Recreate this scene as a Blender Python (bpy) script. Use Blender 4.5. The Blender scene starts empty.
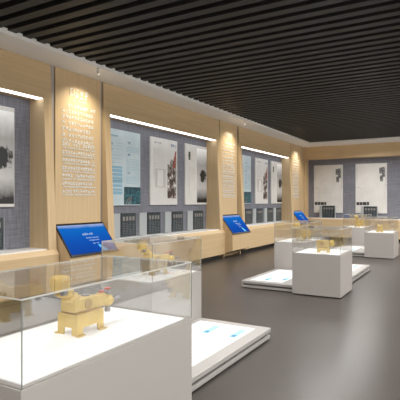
import bpy, math, random
from mathutils import Matrix, Vector
R = random.Random(7)
C = bpy.context.scene.collection
PI = math.pi

# ------------------------------------------------------------------ materials
def mat(name, col=(.5, .5, .5), rough=.5, metal=0.0, spec=.5, emit=None, estr=0.0):
    m = bpy.data.materials.new(name); m.use_nodes = True
    b = m.node_tree.nodes['Principled BSDF']
    b.inputs['Base Color'].default_value = (*col, 1); b.inputs['Roughness'].default_value = rough
    b.inputs['Metallic'].default_value = metal; b.inputs['Specular IOR Level'].default_value = spec
    if emit:
        b.inputs['Emission Color'].default_value = (*emit, 1); b.inputs['Emission Strength'].default_value = estr
    return m

def nd(m, kind, **kw):
    n = m.node_tree.nodes.new(kind)
    for k, v in kw.items():
        if k in n.inputs: n.inputs[k].default_value = v
        else: setattr(n, k, v)
    return n

def noise_mat(name, c1, c2, scale, rough, detail=4, lo=.35, hi=.65, metal=0.0, spec=.5, bump=0.0, nscale=1.0, weave=False):
    m = mat(name, c1, rough, metal, spec); t = m.node_tree; L = t.links.new
    b = t.nodes['Principled BSDF']
    tc = nd(m, 'ShaderNodeTexCoord'); mp = nd(m, 'ShaderNodeMapping'); mp.inputs['Scale'].default_value = scale
    L(tc.outputs['Object'], mp.inputs['Vector'])
    n = nd(m, 'ShaderNodeTexNoise'); n.inputs['Scale'].default_value = nscale; n.inputs['Detail'].default_value = detail
    L(mp.outputs[0], n.inputs['Vector'])
    out = n.outputs['Fac']
    if weave:
        mp2 = nd(m, 'ShaderNodeMapping'); mp2.inputs['Scale'].default_value = (scale[2], scale[2], scale[0])
        n2 = nd(m, 'ShaderNodeTexNoise'); n2.inputs['Scale'].default_value = nscale; n2.inputs['Detail'].default_value = detail
        L(tc.outputs['Object'], mp2.inputs['Vector']); L(mp2.outputs[0], n2.inputs['Vector'])
        a = nd(m, 'ShaderNodeMath'); a.operation = 'ADD'; h = nd(m, 'ShaderNodeMath'); h.operation = 'MULTIPLY'; h.inputs[1].default_value = .5
        L(out, a.inputs[0]); L(n2.outputs['Fac'], a.inputs[1]); L(a.outputs[0], h.inputs[0]); out = h.outputs[0]
    r = nd(m, 'ShaderNodeValToRGB'); r.color_ramp.elements[0].position = lo; r.color_ramp.elements[1].position = hi
    r.color_ramp.elements[0].color = (*c1, 1); r.color_ramp.elements[1].color = (*c2, 1)
    L(out, r.inputs[0]); L(r.outputs[0], b.inputs['Base Color'])
    if bump:
        bp = nd(m, 'ShaderNodeBump'); bp.inputs['Strength'].default_value = bump; bp.inputs['Distance'].default_value = .004
        L(out, bp.inputs['Height']); L(bp.outputs[0], b.inputs['Normal'])
    return m

WOODA, WOODB = (.54, .388, .220), (.635, .475, .285)
M = {}
M['wood_v'] = noise_mat('wood vertical grain', WOODA, WOODB, (26, 26, .7), .48, spec=.3, lo=.25, hi=.75)
M['wood_h'] = noise_mat('wood horizontal grain', WOODA, WOODB, (.6, .6, 22), .48, spec=.3, lo=.25, hi=.75)
M['fabric'] = noise_mat('grey blue linen', (.150, .152, .178), (.235, .237, .270), (3, 3, 60), .9, lo=.38, hi=.62, spec=.1, weave=True, bump=.2)
M['floor'] = noise_mat('polished dark floor', (.053, .045, .041), (.066, .057, .052), (.7, .7, .7), .30, lo=.3, hi=.7, spec=.30)
M['white_paint'] = mat('white paint', (.74, .72, .69), .5)
M['soffit'] = mat('soffit paint', (.86, .84, .81), .6)
M['slat'] = mat('black baffle', (.0175, .0165, .0155), .55)
M['dark_void'] = mat('ceiling void', (.012, .012, .012), .9)
M['sill'] = mat('white sill', (.80, .78, .75), .35)
M['led'] = mat('led diffuser', (.9, .9, .9), .5, emit=(.93, .96, 1.0), estr=3.0)
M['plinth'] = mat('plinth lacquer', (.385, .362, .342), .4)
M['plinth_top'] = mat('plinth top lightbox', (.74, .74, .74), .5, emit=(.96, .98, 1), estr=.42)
M['platform'] = mat('platform lacquer', (.37, .355, .34), .35)
M['platform_gap'] = mat('platform recess', (.14, .125, .115), .5)
M['lightbox'] = mat('platform lightbox', (.66, .67, .67), .3, emit=(.96, .98, 1), estr=.25)
M['grey_metal'] = mat('grey channel metal', (.36, .33, .31), .45, metal=.2)
M['black'] = mat('black plastic', (.012, .012, .014), .3)
M['dark_base'] = mat('dark plinth', (.04, .035, .03), .6)
M['white_letter'] = mat('white lettering', (.72, .71, .68), .4)
M['poster'] = noise_mat('poster print', (.62, .605, .58), (.67, .655, .63), (3, 3, 3), .45, spec=.3)
M['poster_blue'] = noise_mat('pale blue poster print', (.44, .53, .57), (.53, .60, .63), (2.5, 2.5, 2.5), .45, spec=.3)
M['poster_edge'] = mat('poster edge', (.78, .77, .75), .5)
M['ink'] = mat('ink grey', (.33, .31, .30), .6)
M['ink_pale'] = mat('pale ink', (.42, .39, .38), .6)
M['ink_faint'] = mat('faint ink', (.50, .47, .455), .6)
M['ink_black'] = mat('ink black', (.02, .02, .02), .6)
M['ink_blue'] = mat('ink blue', (.08, .20, .34), .6)
M['ink_blue_pale'] = mat('pale ink blue', (.22, .40, .52), .6)
M['ink_navy'] = mat('ink navy', (.04, .09, .16), .6)
M['ink_red'] = mat('ink red', (.32, .07, .05), .6)
M['ink_green'] = mat('ink green', (.12, .17, .08), .6)
M['ink_brown'] = mat('ink brown', (.06, .035, .03), .6)
M['card_white'] = mat('pale card', (.37, .39, .40), .5)
M['card_dark'] = noise_mat('dark card', (.016, .024, .03), (.035, .045, .052), (8, 8, 8), .35)
M['card_ink'] = mat('card print', (.12, .14, .15), .5)
M['card_photo'] = mat('card photo', (.22, .21, .20), .5)
M['cyan_print'] = mat('cyan print', (.30, .68, .88), .4)
M['gold'] = noise_mat('brass gold', (.68, .48, .13), (.78, .57, .18), (9, 9, 9), .4, metal=.35, spec=.5)
M['gold_dark'] = mat('aged brass', (.55, .37, .12), .4, metal=.8)
M['steel'] = mat('steel', (.30, .30, .32), .3, metal=.9)
M['steel_dark'] = mat('dark steel', (.09, .09, .10), .3, metal=.7)
M['red'] = mat('red enamel', (.55, .06, .04), .4)
M['lamp_white'] = mat('lamp white', (.7, .7, .7), .4)
M['lens'] = mat('lamp lens', (1, 1, 1), .3, emit=(1, .86, .62), estr=2.5)
M['wall_plain'] = mat('plain wall', (.62, .57, .50), .7)

def glass_mat(name, tint, ior, rough=0.0, edge=None):
    m = bpy.data.materials.new(name); m.use_nodes = True; t = m.node_tree; L = t.links.new
    t.nodes.remove(t.nodes['Principled BSDF']); out = [n for n in t.nodes if n.type == 'OUTPUT_MATERIAL'][0]
    tr = nd(m, 'ShaderNodeBsdfTransparent'); tr.inputs[0].default_value = (*tint, 1)
    gl = nd(m, 'ShaderNodeBsdfGlossy'); gl.inputs['Roughness'].default_value = rough
    mx = nd(m, 'ShaderNodeMixShader')
    if edge is None:
        lw = nd(m, 'ShaderNodeLayerWeight'); lw.inputs['Blend'].default_value = .5
        pw = nd(m, 'ShaderNodeMath'); pw.operation = 'POWER'; pw.inputs[1].default_value = 5; L(lw.outputs['Facing'], pw.inputs[0])
        f0 = ((ior - 1) / (ior + 1)) ** 2
        fr = nd(m, 'ShaderNodeMath'); fr.operation = 'MULTIPLY_ADD'; fr.inputs[1].default_value = .5 - f0; fr.inputs[2].default_value = f0
        L(pw.outputs[0], fr.inputs[0]); L(fr.outputs[0], mx.inputs[0])
        L(tr.outputs[0], mx.inputs[1]); L(gl.outputs[0], mx.inputs[2])
    else:
        df = nd(m, 'ShaderNodeBsdfDiffuse'); df.inputs[0].default_value = (*edge, 1)
        mx.inputs[0].default_value = .7; L(tr.outputs[0], mx.inputs[1]); L(df.outputs[0], mx.inputs[2])
    L(mx.outputs[0], out.inputs[0]); return m
M['glass'] = glass_mat('case glass', (.985, .985, .98), 2.5)
M['glass_corner'] = glass_mat('glass corner', (.8, .85, .82), 1.5, edge=(.18, .18, .17))
M['glass_edge'] = glass_mat('glass edge', (.8, .88, .84), 1.5, edge=(.66, .65, .62))

M['window_glass'] = glass_mat('window glass', (.96, .97, .96), 1.5)
def art_landscape():
    """printed ink picture: pale mist, a dark tree in the middle, a dark foreground"""
    m = mat('landscape print', rough=.4); t = m.node_tree; L = t.links.new; b = t.nodes['Principled BSDF']
    tc = nd(m, 'ShaderNodeTexCoord'); sp = nd(m, 'ShaderNodeSeparateXYZ'); L(tc.outputs['Generated'], sp.inputs[0])
    n = nd(m, 'ShaderNodeTexNoise'); n.inputs['Scale'].default_value = 6; n.inputs['Detail'].default_value = 8; n.inputs['Roughness'].default_value = .65
    mp = nd(m, 'ShaderNodeMapping'); mp.inputs['Scale'].default_value = (1, 1, 1.6); L(tc.outputs['Generated'], mp.inputs[0]); L(mp.outputs[0], n.inputs['Vector'])
    def ma(op, a, c=None, d=None):
        q = nd(m, 'ShaderNodeMath'); q.operation = op
        for i, v in enumerate((a, c, d)):
            if v is None: continue
            if isinstance(v, (int, float)): q.inputs[i].default_value = v
            else: L(v, q.inputs[i])
        return q.outputs[0]
    nn = ma('MULTIPLY_ADD', n.outputs['Fac'], .16, -.08)
    z = ma('ADD', sp.outputs[2], nn)
    r = nd(m, 'ShaderNodeValToRGB'); cr = r.color_ramp
    for p, c in ((0.0, .008), (.06, .010), (.12, .20), (.28, .55), (.42, .50), (.7, .38), (1.0, .34)):
        e = cr.elements.new(p); e.color = (c, c * .98, c * .97, 1)
    cr.elements.remove(cr.elements[0]); cr.elements.remove(cr.elements[-1])
    L(z, r.inputs[0])
    # tree blob
    dx = ma('MULTIPLY', ma('SUBTRACT', sp.outputs[0], .60), 1.7)
    dz = ma('MULTIPLY', ma('SUBTRACT', sp.outputs[2], .50), 5.0)
    d = ma('SQRT', ma('ADD', ma('MULTIPLY', dx, dx), ma('MULTIPLY', dz, dz)))
    n2 = nd(m, 'ShaderNodeTexNoise'); n2.inputs['Scale'].default_value = 7; n2.inputs['Detail'].default_value = 6
    L(mp.outputs[0], n2.inputs['Vector'])
    d2 = ma('ADD', d, ma('MULTIPLY_ADD', n2.outputs['Fac'], 1.0, -.5))
    k = nd(m, 'ShaderNodeValToRGB'); k.color_ramp.elements[0].position = .45; k.color_ramp.elements[1].position = .62
    k.color_ramp.elements[0].color = (1, 1, 1, 1); k.color_ramp.elements[1].color = (0, 0, 0, 1); L(d2, k.inputs[0])
    mx = nd(m, 'ShaderNodeMix'); mx.data_type = 'RGBA'; L(k.outputs[0], mx.inputs[0]); L(r.outputs[0], mx.inputs[6]); mx.inputs[7].default_value = (.012, .014, .014, 1)
    L(mx.outputs[2], b.inputs['Base Color']); return m
M['landscape'] = art_landscape()

def art_noise(name, cols, scale, rough=.4):
    m = mat(name, rough=rough); t = m.node_tree; L = t.links.new; b = t.nodes['Principled BSDF']
    tc = nd(m, 'ShaderNodeTexCoord'); n = nd(m, 'ShaderNodeTexNoise'); n.inputs['Scale'].default_value = scale; n.inputs['Detail'].default_value = 5
    L(tc.outputs['Generated'], n.inputs['Vector']); r = nd(m, 'ShaderNodeValToRGB'); cr = r.color_ramp; cr.interpolation = 'EASE'
    for p, c in cols: e = cr.elements.new(p); e.color = (*c, 1)
    cr.elements.remove(cr.elements[0]); cr.elements.remove(cr.elements[-1])
    L(n.outputs['Fac'], r.inputs[0]); L(r.outputs[0], b.inputs['Base Color']); return m
M['teal_photo'] = art_noise('teal factory photo', ((.3, (.004, .02, .03)), (.5, (.01, .06, .08)), (.62, (.03, .14, .17)), (.75, (.10, .28, .32))), 5)
M['collage'] = art_noise('collage photo', ((.35, (.03, .02, .02)), (.45, (.10, .05, .04)), (.5, (.45, .40, .36)), (.56, (.05, .05, .03)), (.66, (.6, .57, .52))), 4)
M['mono_photo'] = art_noise('black and white photo', ((.4, (.02, .02, .02)), (.5, (.25, .25, .25)), (.58, (.04, .04, .04)), (.66, (.5, .5, .5))), 6)

M['mono_dark'] = art_noise('dark black and white photo', ((.45, (.012, .012, .012)), (.6, (.05, .05, .05)), (.72, (.4, .4, .4))), 7)
def screen_mat():
    m = bpy.data.materials.new('blue screen picture'); m.use_nodes = True; t = m.node_tree; L = t.links.new; b = t.nodes['Principled BSDF']
    b.inputs['Base Color'].default_value = (.005, .01, .03, 1); b.inputs['Roughness'].default_value = .6; b.inputs['Specular IOR Level'].default_value = .0
    tc = nd(m, 'ShaderNodeTexCoord'); sp = nd(m, 'ShaderNodeSeparateXYZ'); L(tc.outputs['Generated'], sp.inputs[0])
    r = nd(m, 'ShaderNodeValToRGB'); cr = r.color_ramp
    for p, c in ((0, (.0, .045, .31)), (.35, (.0, .07, .40)), (.75, (.0, .13, .50)), (1, (.0, .19, .58))):
        e = cr.elements.new(p); e.color = (*c, 1)
    cr.elements.remove(cr.elements[0]); cr.elements.remove(cr.elements[-1])
    n = nd(m, 'ShaderNodeTexNoise'); n.inputs['Scale'].default_value = 3; L(tc.outputs['Generated'], n.inputs['Vector'])
    a = nd(m, 'ShaderNodeMath'); a.operation = 'MULTIPLY_ADD'; L(n.outputs['Fac'], a.inputs[0]); a.inputs[1].default_value = .08
    s2 = nd(m, 'ShaderNodeMath'); s2.operation = 'MULTIPLY_ADD'; L(sp.outputs[2], s2.inputs[0]); s2.inputs[1].default_value = .8; s2.inputs[2].default_value = .0
    L(s2.outputs[0], a.inputs[2]); L(a.outputs[0], r.inputs[0])
    L(r.outputs[0], b.inputs['Emission Color']); b.inputs['Emission Strength'].default_value = .85
    return m
M['screen'] = screen_mat()
M['screen_white'] = mat('screen white text', (.1, .1, .1), .4, emit=(.3, .55, 1), estr=.5)
M['screen_glow'] = mat('screen cyan beam', (.02, .1, .12), .4, emit=(.03, .45, .90), estr=.7)

# ------------------------------------------------------------------ mesh builder
class MB:
    def __init__(s, T=None): s.v = []; s.f = []; s.mi = []; s.T = T or Matrix.Identity(4); s.smooth = []
    def add(s, vs, fs, mi=0, smooth=False):
        o = len(s.v); s.v += [tuple(s.T @ Vector(p)) for p in vs]
        for k, f in enumerate(fs):
            s.f.append([o + i for i in f]); s.mi.append(mi[k] if isinstance(mi, (list, tuple)) else mi); s.smooth.append(smooth)
        return s
    def box(s, x0, x1, y0, y1, z0, z1, mi=0):
        vs = [(x, y, z) for z in (z0, z1) for y in (y0, y1) for x in (x0, x1)]
        return s.add(vs, [(0, 2, 3, 1), (4, 5, 7, 6), (0, 1, 5, 4), (2, 6, 7, 3), (0, 4, 6, 2), (1, 3, 7, 5)], mi)
    def prism(s, prof, x0, x1):
        """profile in (y,z), extruded along x"""
        n = len(prof); vs = [(x0, *p) for p in prof] + [(x1, *p) for p in prof]
        fs = [tuple(range(n)), tuple(range(2 * n - 1, n - 1, -1))] + [(i, i + n, (i + 1) % n + n, (i + 1) % n) for i in range(n)]
        return s.add(vs, fs)
    def lathe(s, prof, c=(0, 0, 0), axis='z', n=24):
        """prof: (r, h) list from one end to the other, closed with caps"""
        vs = []
        for r, h in prof:
            for k in range(n):
                a = 2 * PI * k / n; u, w = r * math.cos(a), r * math.sin(a)
                p = {'z': (u, w, h), 'x': (h, u, w), 'y': (w, h, u)}[axis]
                vs.append((p[0] + c[0], p[1] + c[1], p[2] + c[2]))
        fs = []
        for j in range(len(prof) - 1):
            for k in range(n):
                k2 = (k + 1) % n; fs.append((j * n + k, j * n + k2, (j + 1) * n + k2, (j + 1) * n + k))
        s.add(vs, fs, smooth=True)
        o = len(s.v) - len(vs); m = len(prof) - 1
        s.f += [[o + n - 1 - k for k in range(n)], [o + m * n + k for k in range(n)]]; s.mi += [0, 0]; s.smooth += [False, False]
        return s
    def build(s, name, m, parent=None, bevel=0.0, coll=C):
        me = bpy.data.meshes.new(name); me.from_pydata(s.v, [], s.f)
        ms = m if isinstance(m, (list, tuple)) else [m]
        for q in ms: me.materials.append(M[q] if isinstance(q, str) else q)
        me.polygons.foreach_set('material_index', s.mi); me.polygons.foreach_set('use_smooth', s.smooth); me.update()
        o = bpy.data.objects.new(name, me); coll.objects.link(o)
        if parent: o.parent = parent
        if bevel:
            b = o.modifiers.new('bevel', 'BEVEL'); b.width = bevel; b.segments = 2; b.limit_method = 'ANGLE'; b.angle_limit = math.radians(50)
        return o

def tag(o, label=None, cat=None, group=None, kind=None):
    if label: o['label'] = label
    if cat: o['category'] = cat
    if group: o['group'] = group
    if kind: o['kind'] = kind
    return o
def thing(name, label, cat, loc=(0, 0, 0), rz=0, group=None):
    o = bpy.data.objects.new(name, None); o.empty_display_size = .1; C.objects.link(o)
    o.location = loc; o.rotation_euler = (0, 0, rz); return tag(o, label, cat, group)
def struct(name, mb, m, **k): return tag(mb.build(name, m, **k), kind='structure')
def copy_tree(o, parent=None):
    c = o.copy(); C.objects.link(c); c.parent = parent
    for ch in list(o.children): copy_tree(ch, c)
    return c

# pseudo characters: too small to be read in the photograph, so only stroke clusters of the right size
def glyph(mb, x, z, w, h, y0, y1, rnd, t=.13):
    th, tw = h * t, w * t
    rows = rnd.sample((0, .25, .5, .75, 1), rnd.choice((2, 3, 3)))
    for r in rows:
        a, b = rnd.choice(((0, 1), (0, 1), (0, .55), (.4, 1), (.15, .85)))
        zz = z + r * (h - th); mb.box(x + a * w, x + b * w, y0, y1, zz, zz + th)
    for c in rnd.sample((0, .33, .5, .67, 1), rnd.choice((1, 2, 2))):
        a, b = rnd.choice(((0, 1), (0, .6), (.35, 1), (.1, .9)))
        xx = x + c * (w - tw); mb.box(xx, xx + tw, y0, y1, z + a * h, z + b * h)
def textline(mb, x0, x1, z, h, y0, y1, rnd, t=.16, pitch=1.12):
    x = x0
    while x + h * .9 <= x1 + 1e-6:
        if rnd.random() > .06: glyph(mb, x, z, h * .88, h, y0, y1, rnd, t)
        x += h * pitch

# ------------------------------------------------------------------ room shell
XW = -6.10; YB = 19.46; ZS = 3.90; XC = -5.50; YC = 18.30
XR = 7.0; YF = -5.0
struct('floor', MB().box(-6.5, XR, YF, 20.0, -.1, 0), 'floor')
struct('wall_left', MB().box(-6.65, -6.5, YF, 20.0, 0, 4.4), 'wall_plain')
struct('wall_back', MB().box(-6.5, XR, 20.0, 20.15, 0, 4.4), 'wall_plain')
wr = MB().box(XR, XR + .15, YF, 20.15, 0, .5).box(XR, XR + .15, YF, 20.15, 3.5, 4.4)
for k in range(6): wr.box(XR, XR + .15, YF + k * 4.91, YF + k * 4.91 + .6, .5, 3.5)
struct('wall_right', wr, 'wall_plain')
for k in range(5):  # windows added in the unseen right wall, letting world light fill the display wall
    y0 = YF + k * 4.91 + .6; y1 = YF + (k + 1) * 4.91
    wf = struct('window_%d' % (k + 1), MB().box(XR + .05, XR + .10, y0, y0 + .06, .5, 3.5).box(XR + .05, XR + .10, y1 - .06, y1, .5, 3.5).box(XR + .05, XR + .10, y0, y1, .5, .56).box(XR + .05, XR + .10, y0, y1, 3.44, 3.5).box(XR + .05, XR + .10, (y0 + y1) / 2 - .03, (y0 + y1) / 2 + .03, .56, 3.44), 'grey_metal')
    MB().box(XR + .07, XR + .08, y0 + .05, y1 - .05, .55, 3.45).build('window_pane', 'window_glass', wf)
struct('wall_front', MB().box(-6.65, XR + .15, YF - .15, YF, 0, 4.4), 'wall_plain')
ceil = struct('ceiling', MB().box(-6.65, XR + .15, YF - .15, 20.15, 4.4, 4.5), 'dark_void')
mb = MB(); y = YF + .2
while y < YC - .05:
    mb.box(XC + .0, XR - .01, y, y + .135, 3.955, 4.08); y += .25
tag(mb.build('ceiling_slat', 'slat', ceil), kind='structure')
# soffit along the left wall and along the back wall, with a raised lip at its edge
struct('trim_1', MB().box(-6.5, XC, YF, YB, ZS, ZS + .03).box(XC - .015, XC, YF, YC + .015, ZS + .03, ZS + .085), 'soffit')
struct('trim_2', MB().box(XC, XR, YC, YB, ZS, ZS + .03).box(XC, XR, YC, YC + .015, ZS + .03, ZS + .12), 'soffit')
struct('trim_3', MB().box(-6.5, XW, 18.95, 19.46, 0, ZS), 'wood_v')

# ------------------------------------------------------------------ wall display bays (local x along wall, -y into the room)
def bay(name, label, loc, rz, a, b, o0, o1, ztop, slope, back, bench=(None, None), bench_out=.20, sill_z=.795, strip=True, hdr='wood_h', bz=.72):
    t = thing(name, label, 'wall display', loc, rz)
    fy = lambda z: -(ZS - z) / 3.1 * slope
    bk = back + .04
    f = MB()
    f.prism([(bk, ztop), (bk, ZS), (fy(ZS), ZS), (fy(ztop), ztop)], a, b)
    f.build('header', hdr, t)
    for (p, q) in ((a, o0), (o1, b)):
        MB().prism([(bk, 0.0), (bk, ztop), (fy(ztop), ztop), (fy(sill_z), sill_z), (fy(sill_z), .12), (.05, .12), (.05, 0)], p, q).build('jamb', 'wood_v', t)
    MB().box(o0, o1, back, bk, sill_z + .02, ztop).build('fabric_panel', 'fabric', t)
    MB().box(o0, o1, fy(sill_z) + .04, bk, sill_z, sill_z + .02).build('sill', 'sill', t)
    if strip:
        MB().box(o0 + .01, o1 - .01, fy(ztop) + .015, back - .19, ztop - .007, ztop - .001).build('light_strip', 'led', t)
    p, q = bench; p = o0 if p is None else p; q = o1 if q is None else q
    # the part between the jambs carries the sill, the part in front of them has a chamfered top edge
    be = MB().box(o0, o1, fy(sill_z) + .04, bk, .12, sill_z)
    be.prism([(fy(sill_z) + .04 if False else fy(sill_z), .12), (fy(sill_z), sill_z), (-bench_out, bz), (-bench_out, .12)], p, q)
    be.prism([(fy(sill_z), .12), (fy(sill_z) + .04, .12), (fy(sill_z) + .04, sill_z), (fy(sill_z), sill_z)], o0, o1)
    be.build('bench', 'wood_h', t)
    MB().box(p + .1, q - .1, -bench_out + .14, -.02, 0, .12).build('bench_base', 'dark_base', t)
    return t
L90 = PI / 2
def wall_loc(Y): return (XW, Y, 0)
# opening limits in world Y: (bay start, bay end, opening start, opening end)
BAYS = [(.2, 5.50, .9, 5.33, 'wood framed wall display alcove nearest the camera at left edge'),
        (6.80, 11.60, 6.97, 11.42, 'wood framed wall display alcove between the first and second text pillars'),
        (12.90, 17.70, 13.07, 17.50, 'wood framed wall display alcove between second and third text pillars, far end')]
for (a, b, o0, o1, lab) in BAYS:
    yc = (a + b) / 2
    e = .02 if a > 1 else 0
    bay('display_alcove', lab, wall_loc(yc), L90, a - yc, b - yc, o0 - yc, o1 - yc, 3.30, .15, .31, (a - yc + e, b - yc))
BX = .4
bay('display_alcove', 'long fabric lined alcove across the back wall under a wood beam', (BX, YB, 0), 0, XW - BX + .005, XR - BX - .005, -6.02 - BX, 6.8 - BX, 3.375, 0, .40,
    bench=(-5.75 - BX, 6.8 - BX), bench_out=.18, sill_z=.86, strip=False, bz=.84)

# ------------------------------------------------------------------ text pillars
PIL = [6.17, 12.235, 18.35]
plab = ['wood pillar panel with raised white lettering, nearest, above the large blue screen',
        'wood pillar panel with raised white lettering, between the two alcoves in mid wall',
        'wood pillar panel with raised white lettering, last one beside the room corner']
def pillar_proto(loc, label):
    t = thing('text_panel', label, 'wall panel', loc, L90, 'pillar panels with white lettering')
    MB().box(-.565, .565, 0, .36, 0, ZS).build('board', 'wood_v', t, bevel=.006)
    for s in (-1, 1):
        MB().box(*( (-.645, -.575) if s < 0 else (.575, .625)), .02, .36, 0, ZS).build('edge_channel', 'grey_metal', t)
    r = random.Random(3)
    ti = MB(); x = -.235
    for k in range(4): glyph(ti, x, 3.455, .095, .15, -.014, 0, r, .12); x += .118
    textline(ti, -.18, .2, 3.39, .032, -.01, 0, r)
    ti.build('title_lettering', 'white_letter', t)
    def row(z, h, x0=-.41, x1=.42):
        m_ = MB(); textline(m_, x0, x1, z - h / 2, h, -.010, 0, r, .2, 1.14); m_.build('text_row', 'white_letter', t)
    row(3.285, .062, -.28)
    for k in range(6): row(3.185 - k * .104, .062)
    for k in range(7):
        z = 2.575 - k * .137
        m_ = MB(); textline(m_, -.41, .42, z - .005, .055, -.010, 0, r, .22, 1.12); textline(m_, -.41, .42, z - .05, .024, -.010, 0, r, .3, 1.0)
        m_.build('text_row', 'white_letter', t)
    return t
pp = pillar_proto(wall_loc(PIL[0]), plab[0])
for Y, lb in zip(PIL[1:], plab[1:]):
    c = copy_tree(pp); c.location = wall_loc(Y); c['label'] = lb

# spotlights under the soffit, one before each pillar
slab = ['small white spotlight under the soffit, aimed at the nearest text pillar', 'small white spotlight under the soffit, aimed at the middle text pillar', 'small white spotlight under the soffit at the room corner, aimed at last text pillar']
def spot(loc):
    t = thing('spotlight', slab[0], 'spotlight', loc, L90, 'spotlights under the soffit')
    MB().lathe([(.028, -.02), (.028, 0)]).build('mounting_plate', 'lamp_white', t)
    MB().lathe([(.008, -.05), (.008, -.02)]).build('stem', 'lamp_white', t)
    T = Matrix.Translation((0, .0, -.075)) @ Matrix.Rotation(math.radians(-22), 4, 'X')
    h = MB(T).lathe([(.016, -.035), (.021, -.03), (.021, .025), (.014, .035)]).build('lamp_head', 'lamp_white', t)
    MB(T).lathe([(.014, -.038), (.014, -.0355)]).build('lens', 'lens', h)
    return t
for i, Y in enumerate(PIL):
    loc = (-5.54, Y - .12, ZS)
    if i == 0: s0 = spot(loc)
    else:
        c = copy_tree(s0); c.location = loc; c['label'] = slab[i]
    ld = bpy.data.lights.new('pillar spot', 'SPOT'); ld.energy = 66; ld.color = (1, .89, .69); ld.spot_size = math.radians(112); ld.spot_blend = 1.0; ld.shadow_soft_size = .02
    lo = bpy.data.objects.new('pillar_spot_light', ld); C.objects.link(lo); lo.location = (-5.54, Y, ZS - .13)
    d = Vector((-6.10, Y, 2.65)) - lo.location; lo.rotation_euler = d.to_track_quat('-Z', 'Y').to_euler()

# ------------------------------------------------------------------ touchscreen kiosks
klab = ['blue touchscreen kiosk of pale wood under the nearest text pillar', 'blue touchscreen kiosk of pale wood under the middle text pillar', 'blue touchscreen kiosk of pale wood under the last text pillar, mostly behind the display case']
def kiosk(loc):
    t = thing('touchscreen_kiosk', klab[0], 'kiosk', loc, L90, 'blue touchscreen kiosks')
    MB().prism([(0, .10), (0, 1.185), (-.045, 1.185), (-.44, .665), (-.44, .215), (-.06, .08)], -.64, .55).build('housing', 'wood_v', t, bevel=.004)
    for s in (-1, 1): MB().box(s * .54 - .035, s * .54 + .035, -.12, -.05, 0, .10).build('foot', 'wood_v', t)
    # slanted frame: u = local x, v up the slope, n outward
    p0, p1 = Vector((0, -.44, .665)), Vector((0, -.045, 1.185)); v = (p1 - p0).normalized(); n = Vector((0, v.z, -v.y)) * -1
    if n.y > 0: n = -n
    T = Matrix(((1, -n.x, v.x, 0), (0, -n.y, v.y, p0.y), (0, -n.z, v.z, p0.z), (0, 0, 0, 1)))   # x, y(into), z(up slope)
    ln = (p1 - p0).length
    b = MB(T).box(-.64, .55, -.025, 0.0, -.01, ln + .01).build('screen_bezel', 'black', t, bevel=.004)
    # the display is built flat and then turned, so that its picture follows its own frame
    d = MB().box(-.615, .525, -.0275, -.0255, .03, ln - .035).build('display', 'screen', b); d.matrix_local = T
    r = random.Random(5)
    q = MB(); textline(q, -.14, .16, .39, .048, -.0295, -.028, r, .25); o = q.build('display_text', 'screen_white', b); o.matrix_local = T
    q = MB(); textline(q, -.10, .22, .32, .024, -.0295, -.028, r, .3); textline(q, -.06, .22, .265, .024, -.0295, -.028, r, .3); textline(q, .0, .16, .20, .020, -.0295, -.028, r, .3)
    o = q.build('display_text', 'screen_white', b); o.matrix_local = T
    q = MB().add([(.10, -.0283, .17), (.15, -.0283, .18), (.30, -.0283, .04), (.17, -.0283, .04)], [(0, 3, 2, 1)])
    o = q.build('display_beam', 'screen_glow', b); o.matrix_local = T
    return t
for i, Y in enumerate(PIL):
    if i == 0: k0 = kiosk(wall_loc(Y))
    else:
        c = copy_tree(k0); c.location = wall_loc(Y); c['label'] = klab[i]

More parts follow.
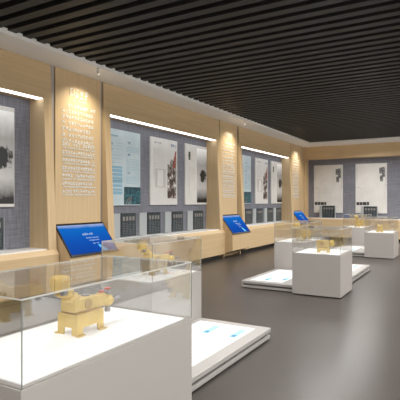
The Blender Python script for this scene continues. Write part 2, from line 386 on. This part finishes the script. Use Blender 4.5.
# ------------------------------------------------------------------ posters (origin at bottom centre of the board's back)
def lines(mb, x0, x1, zs, h=.006, y=(-.0425, -.0415), rnd=R, brk=.12):
    for z in zs:
        x = x0
        while x < x1 - .01:
            w = min(rnd.uniform(.04, .16), x1 - x); mb.box(x, x + w, *y, z, z + h); x += w + brk * .15
def poster(kind, label, loc, rz, w=1.15, h=1.60, group=None):
    t = thing('poster_board', label, 'poster', loc, rz, group)
    MB().box(-w / 2, w / 2, -.04, 0, 0, h).build('board', 'poster_blue' if kind == 'timeline' else 'poster', t, bevel=.003)
    a = -w / 2; Y = (-.0425, -.0400)
    r = random.Random(kind + label)
    if kind == 'timeline':
        q = MB(); textline(q, a + .12, a + .40, h - .16, .035, *Y, r); textline(q, a + .70, a + .84, h - .27, .05, *Y, r); textline(q, a + .70, a + .84, h - .53, .05, *Y, r); textline(q, a + .70, a + .84, h - .92, .05, *Y, r)
        textline(q, a + .12, a + .24, h - .33, .03, *Y, r); textline(q, a + .12, a + .24, h - .45, .03, *Y, r); textline(q, a + .12, a + .24, h - .72, .03, *Y, r)
        q.build('heading_print', 'ink_blue', t)
        q = MB(); z = h - .82
        for k in range(8): q.box(a + .15, a + .52, *Y, z, z + .045 + .02 * (k % 3 == 1)); z -= .078
        q.build('bar_chart_print', 'ink_blue_pale', t)
        q = MB()
        for z in (.44, .52, .60, .67): lines(q, a + .14, a + .52, [z], .012, Y, r)
        for z in (.82, .90, .98, 1.05, 1.19, 1.25, 1.31): lines(q, a + .14, a + .50, [z + .0], .008, Y, r)
        for z in [h - .34 - .035 * k for k in range(4)] + [h - .60 - .035 * k for k in range(8)] + [h - .99 - .035 * k for k in range(5)]: lines(q, a + .66, a + 1.10, [z], .008, Y, r)
        q.build('text_print', 'ink_blue_pale', t)
        MB().box(a + .58, w / 2, -.043, -.0400, .02, .40).build('photo_print', 'teal_photo', t)
        q = MB()
        for x in (.62, .70, .78): q.add([(a + x, -.0445, .03), (a + x + .035, -.0445, .03), (a + .80 + (x - .7) * .4, -.0445, .20), (a + .79 + (x - .7) * .4, -.0445, .20)], [(0, 1, 2, 3)])
        q.build('photo_highlight', 'card_photo', t)
    elif kind == 'collage':
        q = MB(); textline(q, a + .14, a + .50, h - .14, .04, *Y, r); q.build('heading_print', 'ink', t)
        q = MB(); textline(q, a + .86, a + 1.08, h - .17, .07, *Y, r); q.build('emblem_print', 'ink_blue', t)
        q = MB()
        for z in [h - .26 - .033 * k for k in range(14)] + [h - .80 - .03 * k for k in range(4)]: lines(q, a + .14, a + .58, [z], .004, Y, r)
        q.box(a + .14, a + .62, *Y, h - .74, h - .735); q.box(a + .14, a + .145, *Y, h - 1.0, h - .24)
        q.build('text_print', 'ink_pale', t)
        MB().box(a + .20, a + .62, *Y, .42, .86).build('panel_print', 'ink_faint', t)
        q = MB().box(a + .27, a + .52, -.045, -.0428, .44, .84).build('inset_print', 'poster', t)
        MB().add([(a + .70, -.043, .16), (a + 1.10, -.043, .16), (a + 1.10, -.043, 1.15), (a + 1.06, -.043, 1.36), (a + .95, -.043, 1.10), (a + .86, -.043, 1.14), (a + .80, -.043, .98), (a + .70, -.043, 1.0)], [tuple(range(8))]).build('photo_print', 'collage', t)
        MB().add([(a + .94, -.0445, .92), (a + 1.05, -.0445, .92), (a + 1.10, -.0445, 1.34), (a + 1.05, -.0445, 1.34)], [(0, 1, 2, 3)]).build('photo_accent', 'ink_red', t)
        q = MB()
        for x, z, s in ((.80, .26, .09), (.93, .34, .07), (.88, .55, .08), (1.0, .62, .06), (.75, .74, .06), (.98, .80, .07), (.85, .90, .04)): q.lathe([(s, -.0452), (s, -.0446)], (a + x, 0, z), 'y', 9)
        q.build('photo_shape', 'ink_brown', t)
        q = MB()
        for x, z, s in ((.74, .45, .04), (1.03, .48, .05), (.83, .67, .035), (.92, .72, .03), (.73, .60, .03)): q.lathe([(s, -.0462), (s, -.0456)], (a + x, 0, z), 'y', 8)
        q.build('photo_shape', 'poster', t)
    elif kind == 'landscape':
        MB().box(a + .60, w / 2 - .012, -.043, -.0400, .05, h - .07).build('photo_print', 'landscape', t)
        q = MB().box(a + .16, a + .26, *Y, h - .42, h - .20); q.build('stamp_print', 'ink_green', t)
        q = MB(); glyph(q, a + .165, h - .33, .09, .12, -.0445, -.043, r, .2); q.build('stamp_mark', 'ink_black', t)
        q = MB(); z = h - .52
        for k in range(18): glyph(q, a + .18, z, .03, .035, *Y, r); z -= .048
        for k in range(9): lines(q, a + .30, a + .52, [h - .62 - .04 * k], .005, Y, r)
        q.build('text_print', 'ink_pale', t)
    else:
        q = MB(); z = h - .30
        MB().box(a + .84 * w, a + .94 * w, *Y, h - .56, h - .16).box(a + .78 * w, a + .88 * w, *Y, h - .74, h - .50).box(a + .76 * w, a + .85 * w, *Y, h - .42, h - .18).build('photo_print', 'mono_photo', t)
        z = h - .20
        for k in range(10): glyph(q, a + .955 * w, z, .035, .07, *Y, r); z -= .085
        z = h - .20
        for k in range(9): glyph(q, a + .04 * w, z, .025, .045, *Y, r); z -= .06
        q.build('heading_print', 'ink', t)
        q = MB()
        for z in (.70, .78, .86, .94, 1.02): lines(q, a + .17 * w, a + .62 * w, [z], .006, Y, r, .3)
        lines(q, a + .06 * w, a + .15 * w, [1.04], .02, Y, r)
        z = h - .9
        for k in range(12): glyph(q, a + .91 * w, z, .02, .035, *Y, r); z -= .05
        q.build('text_print', 'ink_pale', t)
        x = a + .03 * w
        for s in (.13, .12, .16, .10): MB().box(x, x + s - .012, *Y, .33, .33 + .11 + .03 * r.random()).build('small_photo', 'mono_dark', t); x += s
    return t
XP = XW - .31
zp = 1.505
poster('landscape', 'white poster with misty black and white tree picture, nearest the left edge of photo', (XP, 4.42, zp), L90, group='posters with a misty landscape picture')
for i, sh in enumerate((0, 6.13)):
    w_ = ('in the middle alcove', 'in the far alcove')[i]
    poster('timeline', 'pale blue poster with blue bars and teal photo at bottom, ' + w_, (XP, 7.755 + sh, zp), L90, group='pale blue timeline posters')
    poster('collage', 'white poster with coloured photo collage down its right side, ' + w_, (XP, 9.285 + sh, zp), L90, group='white posters with photo collage')
    poster('landscape', 'white poster with misty black and white picture, ' + w_, (XP, 10.815 + sh + (-.03 if i else 0), zp), L90, group='posters with a misty landscape picture')
poster('chart', 'wide white poster with small photos on the back wall, left one near the corner', (-5.16, YB + .40, 1.10), 0, 1.22, 2.03, 'white posters on the back wall')
poster('chart', 'wide white poster with small photos on the back wall, right one', (-3.42, YB + .40, 1.10), 0, 1.22, 2.03, 'white posters on the back wall')

# ------------------------------------------------------------------ caption stands on the sills
def caption(label, loc, rz, group, wide=.50, pale=.27, h=.52):
    t = thing('caption_stand', label, 'caption stand', loc, rz, group)
    MB().box(-pale, wide + .03, -.05, 0, 0, h).build('backing_plate', 'card_white', t, bevel=.003)
    d = MB().box(.0, wide, -.075, -.0502, .01, h + .005).build('dark_plate', 'card_dark', t, bevel=.002)
    r = random.Random(11); q = MB()
    for k in range(4): MB().box(.05 + k * .108, .05 + k * .108 + .07, -.0765, -.0752, h - .16, h - .07).build('portrait_print', 'card_photo', d)
    q = MB()
    for k in range(4):
        for z in (.30, .265, .23, .19, .155, .12, .08): q.box(.05 + k * .108, .05 + k * .108 + r.choice((.05, .07, .08)), -.0765, -.0752, z, z + .014)
    q.build('text_print', 'card_ink', d)
    MB().box(-pale, wide + .03, -.11, -.0505 if False else -.076, 0, .02).build('base_strip', 'card_white', t)
    return t
cl = [('first', 'below the pale blue poster'), ('second', 'left of the collage poster'), ('third', 'below the collage poster'), ('fourth', 'below the misty picture poster')]
caption('dark caption plate on a pale stand on the sill of the nearest alcove', (XP, 4.27, .815), L90, 'dark caption stands on the sills')
for i, sh in enumerate((0, 6.33)):
    for k, Y0 in enumerate((7.63, 8.57, 9.58, 10.62)):
        al = ('middle alcove', 'far alcove')[i]
        if i and k == 3: sh = 6.20
        caption('dark caption plate on pale stand, %s from left on %s sill' % (cl[k][0], al), (XP, Y0 + sh, .815), L90, 'dark caption stands on the sills')
caption('dark caption plate standing before the left poster on the back wall', (-5.35, YB + .20, .88), 0, 'caption stands at the back wall', .52, .12, .52)
caption('dark caption plate standing before the right poster on the back wall', (-3.66, YB + .20, .88), 0, 'caption stands at the back wall', .50, .12, .50)

# ------------------------------------------------------------------ platforms and cases
def platform(label, x0, x1, y0, y1, A, B):
    """low two-layer platform on the floor, notched round case A (front right) and case B (back left)"""
    cx, cy = (x0 + x1) / 2, (y0 + y1) / 2
    t = thing('display_platform', label, 'platform', (cx, cy, 0), 0, 'low white platforms between the cases')
    hx, hy = (x1 - x0) / 2, (y1 - y0) / 2
    def slab(name, m, e, z0, z1, bevel=0):
        g = e + .002
        P = [(x0 + e, y0 + e), (A[0] - g, y0 + e), (A[0] - g, A[3] + g), (x1 - e, A[3] + g), (x1 - e, y1 - e), (B[1] + g, y1 - e), (B[1] + g, B[2] - g), (x0 + e, B[2] - g)]
        n = len(P); vs = [(p[0] - cx, p[1] - cy, z) for z in (z0, z1) for p in P]
        fs = [tuple(range(n - 1, -1, -1)), tuple(range(n, 2 * n))] + [(i, (i + 1) % n, (i + 1) % n + n, i + n) for i in range(n)]
        return MB().add(vs, fs).build(name, m, t, bevel=bevel)
    slab('top_slab', 'platform', 0, .085, .13, .004)
    slab('recess', 'platform_gap', .03, .05, .085)
    slab('lower_slab', 'platform', .005, .012, .05, .004)
    slab('foot_plate', 'dark_base', .05, 0, .012)
    r = random.Random(9)
    for s in (1, -1):     # printed light panels: one at the near left, one at the far right
        if s > 0: a0, a1, b0, b1 = -hx + .12, -.10, -hy + .14, -hy + 1.65
        else: a0, a1, b0, b1 = -hx + .78, hx - .14, hy - 1.95, hy - .14
        p = MB().box(a0, a1, b0, b1, .1302, .134).build('printed_light_panel', 'lightbox', t)
        T = Matrix.Translation((0, 0, 0))
        q = MB()
        W = a1 - a0
        for k in range(2):
            xx = a0 + W * (.36 + .46 * k)
            yy = b1 - .28 if s < 0 else b0 + .25 + .15 * k
            MB().box(xx, xx + .085, yy - .16, yy + .16, .1342, .135).build('cyan_print', 'cyan_print', p)
            MB().box(xx + .02, xx + .07, yy - .14, yy - .06, .1352, .136).build('square_print', 'ink_blue', p)
            for j in range(12 if s < 0 else 6):
                yj = yy - .30 - j * .09 if s < 0 else yy + .25 + j * .12
                q.box(xx - .02 - .12 * (s < 0) * k, xx + r.uniform(.06, .10), yj, yj + .014, .1342, .135)
        q.build('text_print', 'ink_pale', p)
    return t

def show_case(label, x0, x1, y0, y1, h=.71, g=1.14):
    cx, cy = (x0 + x1) / 2, (y0 + y1) / 2; hx, hy = (x1 - x0) / 2, (y1 - y0) / 2
    t = thing('display_case', label, 'display case', (cx, cy, 0), 0, 'glass display cases on white plinths')
    MB().box(-hx, hx, -hy, hy, .015, h).build('plinth', 'plinth', t, bevel=.004)
    MB().box(-hx + .03, hx - .03, -hy + .03, hy - .03, 0, .015).build('foot_plate', 'dark_base', t)
    gi = .001; tk = .009
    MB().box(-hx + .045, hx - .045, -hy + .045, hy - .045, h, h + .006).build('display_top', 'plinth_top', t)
    X, Y = hx - gi, hy - gi
    gl = MB()
    ex = [1, 1, 0, 0, 1, 1] ; 
    # faces order of MB.box: bottom, top, -y, +y, -x, +x
    gl.box(-X, X, -Y, -Y + tk, h, g - tk, [1, 1, 0, 0, 2, 2]); gl.box(-X, X, Y - tk, Y, h, g - tk, [1, 1, 0, 0, 2, 2])
    gl.box(-X, -X + tk, -Y + tk, Y - tk, h, g - tk, [1, 1, 1, 1, 0, 0]); gl.box(X - tk, X, -Y + tk, Y - tk, h, g - tk, [1, 1, 1, 1, 0, 0])
    gl.box(-X, X, -Y, Y, g - tk + .0005, g, [0, 0, 1, 1, 1, 1])
    gl.build('glass_cover', ['glass', 'glass_edge', 'glass_corner'], t)
    return t

CASES = {
 'A1': (-2.66, -1.815, 1.46, 3.015), 'B1': (-3.65, -2.93, 4.04, 5.10),
 'A2': (-2.62, -1.80, 7.69, 8.57), 'B2': (-3.67, -2.92, 9.58, 10.70),
 'A3': (-2.54, -1.76, 13.66, 14.65), 'B3': (-3.66, -2.90, 15.97, 16.90)}
CL = {'A1': 'nearest large glass display case on white plinth, bottom left', 'B1': 'glass display case on white plinth directly behind the nearest case',
      'A2': 'glass display case on white plinth at the front right of the middle group', 'B2': 'glass display case on white plinth at the back left of the middle group',
      'A3': 'glass display case on white plinth at the front right of the farthest group', 'B3': 'glass display case on white plinth at the back left of the farthest group'}
for k, v in CASES.items(): show_case(CL[k], *v)
PL = [('low white platform with lit printed top beside the nearest display case', -3.62, -1.98, 1.60, 5.06),
      ('low white platform with lit printed top in the middle group', -3.63, -1.95, 7.80, 11.15),
      ('low white platform with lit printed top in the farthest group', -3.63, -2.00, 13.80, 16.92)]
for i, p in enumerate(PL): platform(*p, CASES['A%d' % (i + 1)], CASES['B%d' % (i + 1)])

# ------------------------------------------------------------------ brass exhibits (origin: centre of the base on the case top)
def stand(t, L_, W_, h, tk=.014):
    """folded sheet stand: a flat top on four broad legs with turned-out feet"""
    MB().box(-W_ / 2, W_ / 2, -L_ / 2, L_ / 2, h - tk, h).build('stand_top', 'gold', t, bevel=.003)
    ap = MB()
    for sx in (-1, 1):
        xa, xb = sorted((sx * W_ / 2, sx * (W_ / 2 - .012))); ap.box(xa, xb, -L_ / 2 + .052, L_ / 2 - .052, h * .36, h - tk)
        ya, yb = sorted((sx * L_ / 2, sx * (L_ / 2 - .012))); ap.box(-W_ / 2 + .052, W_ / 2 - .052, ya, yb, h * .36, h - tk)
    ap.build('apron', 'gold', t)
    for sx in (-1, 1):
        for sy in (-1, 1):
            q = MB(); x1 = sx * W_ / 2; y1 = sy * L_ / 2; lw = .052
            xa, xb = sorted((x1, x1 - sx * .012)); ya, yb = sorted((y1, y1 - sy * lw))
            q.box(xa, xb, ya, yb, 0, h - tk)
            xa, xb = sorted((x1 - sx * .0121, x1 - sx * lw)); ya, yb = sorted((y1, y1 - sy * .012))
            q.box(xa, xb, ya, yb, 0.0, h - tk)
            xa, xb = sorted((x1 + sx * .022, x1 - sx * .012)); ya, yb = sorted((y1 + sy * .01, y1 - sy * lw))
            q.box(xa, xb, ya, yb, 0, .008)
            q.build('leg', 'gold', t)
def regulator(label, loc, rz):
    t = thing('brass_regulator', label, 'machine exhibit', loc, rz, 'brass machine exhibits with a tall cap')
    stand(t, .25, .18, .14)
    b = MB().prism([(-.120, .15), (-.125, .232), (-.02, .236), (.13, .222), (.14, .170), (.12, .15)], -.066, .066).build('body', 'gold', t, bevel=.004)
    MB().box(-.07, .07, -.11, .11, .14, .15).build('pad', 'gold_dark', t)
    MB().lathe([(.034, .0622), (.034, .067), (.026, .0672), (.026, .0655)], (.004, .0, .190), 'x', 28).build('round_badge', 'gold_dark', b)
    T1 = Matrix.Translation((0, -.02, -.022)); T2 = Matrix.Translation((0, -.05, -.022)); T3 = Matrix.Translation((0, .005, -.022))
    n = MB(T1).lathe([(.056, .240), (.060, .252), (.060, .272), (.046, .280), (.046, .292)], (0, -.075, 0)).build('neck', 'gold', t)
    MB(T2).lathe([(.050, .282), (.062, .288), (.062, .300), (.048, .308), (.056, .314), (.056, .33)], (0, -.098, 0)).build('flange', 'gold', t)
    MB(T2).lathe([(.010, -.09), (.010, -.05)], (0, -.125, .330), 'x', 12).build('side_bolt', 'steel_dark', t)
    MB(T2).lathe([(.022, -.17), (.022, -.14)], (.05, 0, .322), 'y', 14).build('dark_dial', 'steel', t)
    MB(T2).lathe([(.046, .325), (.058, .334), (.063, .350), (.065, .400), (.061, .413), (.052, .420), (.046, .414), (.02, .414)], (0, -.140, 0), n=32).build('cap', 'gold', t)
    MB(T3).lathe([(.026, .236), (.030, .24), (.030, .258), (.026, .262)], (0, .035, 0)).build('top_plug', 'steel', t)
    s = MB(T3).lathe([(.042, .14), (.042, .155), (.026, .18), (.026, .215), (.036, .23), (.044, .25), (.044, .268), (.034, .292), (.016, .30)], (0, 0, .183), 'y', 28).build('outlet', 'gold', t)
    MB(T3).prism([(.10, .225), (.195, .250), (.225, .232), (.20, .155), (.13, .16)], -.03, .03).build('outlet_bracket', 'gold', t, bevel=.006)
    MB(T3).lathe([(.012, .305), (.012, .40), (.009, .405)], (0, 0, .183), 'y', 16).build('spindle', 'steel', t)
    MB(T3).lathe([(.014, .222), (.022, .232), (.022, .258), (.016, .262)], (0, .26, 0)).build('upper_collar', 'steel', t)
    MB(T3).lathe([(.023, .263), (.023, .273)], (0, .26, 0)).build('red_cap', 'red', t)
    MB(T3).lathe([(.020, .100), (.022, .104), (.022, .122), (.014, .142)], (0, .26, 0)).build('lower_collar', 'steel', t)
    MB(T3).lathe([(.020, .252), (.020, .261)], (0, .195, 0)).build('red_cap', 'red', t)
    return t
def meter(label, loc, rz):
    t = thing('brass_meter', label, 'machine exhibit', loc, rz, 'brass machine exhibits with a rounded body')
    stand(t, .21, .15, .085)
    b = MB().prism([(-.115, .092), (-.120, .19), (-.09, .205), (.02, .21), (.085, .20), (.10, .165), (.095, .092)], -.065, .065).build('body', 'gold', t, bevel=.004)
    MB().lathe([(.038, .0655), (.038, .072), (.028, .0725)], (0, -.02, .15), 'x', 28).build('round_badge', 'gold_dark', b)
    MB().lathe([(.050, .10), (.056, .118), (.060, .145), (.050, .170), (.03, .182)], (0, 0, .155), 'y', 28).build('outlet', 'gold', t)
    MB().lathe([(.020, .205), (.024, .212), (.024, .228), (.016, .234)], (0, -.02, 0)).build('top_plug', 'steel', t)
    MB().lathe([(.012, .18), (.012, .22)], (0, 0, .15), 'y', 14).build('spindle', 'steel', t)
    return t
ZT = .716
regulator('brass machine with a tall round cap in the nearest case', (-2.285, 2.33, ZT), 0)
regulator('brass machine with tall cap in the case directly behind the nearest case', (-3.30, 4.60, ZT), -.25)
meter('rounded brass machine in the front case of the middle group', (-2.17, 8.03, ZT), -1.35)
regulator('brass machine with tall cap in the back left case of the middle group', (-3.20, 10.15, ZT), -.5)
meter('small brass machine in the front case of the farthest group', (-2.19, 14.05, ZT), .3)
regulator('brass machine with tall cap in the back left case of the farthest group', (-3.22, 16.40, ZT), -.3)

# ------------------------------------------------------------------ light
def area(x, y, z, sx, sy, e, col=(1, .98, .95), spread=156):
    l = bpy.data.lights.new('ceiling light', 'AREA'); l.shape = 'RECTANGLE'; l.size = sx; l.size_y = sy; l.energy = e; l.color = col; l.spread = math.radians(spread)
    o = bpy.data.objects.new('ceiling_area_light', l); C.objects.link(o); o.location = (x, y, z); return o
for x in (-3.2, .6, 4.4):  # added soft fill just below the slats, not real fixtures
    for y in (-2.5, 1.0, 4.5, 8.0, 11.5, 15.0, 17.6):
        area(x, y, 3.94, .9, .9, 82)
w = bpy.data.worlds.new('World'); bpy.context.scene.world = w; w.use_nodes = True
w.node_tree.nodes['Background'].inputs[0].default_value = (1, .97, .94, 1); w.node_tree.nodes['Background'].inputs[1].default_value = 3.0

# ------------------------------------------------------------------ camera
cd = bpy.data.cameras.new('camera'); cam = bpy.data.objects.new('camera', cd); C.objects.link(cam)
cd.sensor_width = 36; cd.lens = 463 / 400 * 36; cd.clip_start = .05
cam.location = (0, 0, 1.6); cam.rotation_euler = (math.radians(90.124), 0, math.radians(30.06))
sc = bpy.context.scene; sc.camera = cam
sc.view_settings.view_transform = 'Standard'; sc.view_settings.look = 'None'; sc.view_settings.gamma = 1; sc.view_settings.use_curve_mapping = False
sc.view_settings.exposure = 0.27
sc.cycles.max_bounces = 12; sc.cycles.transparent_max_bounces = 24; sc.cycles.use_denoising = True
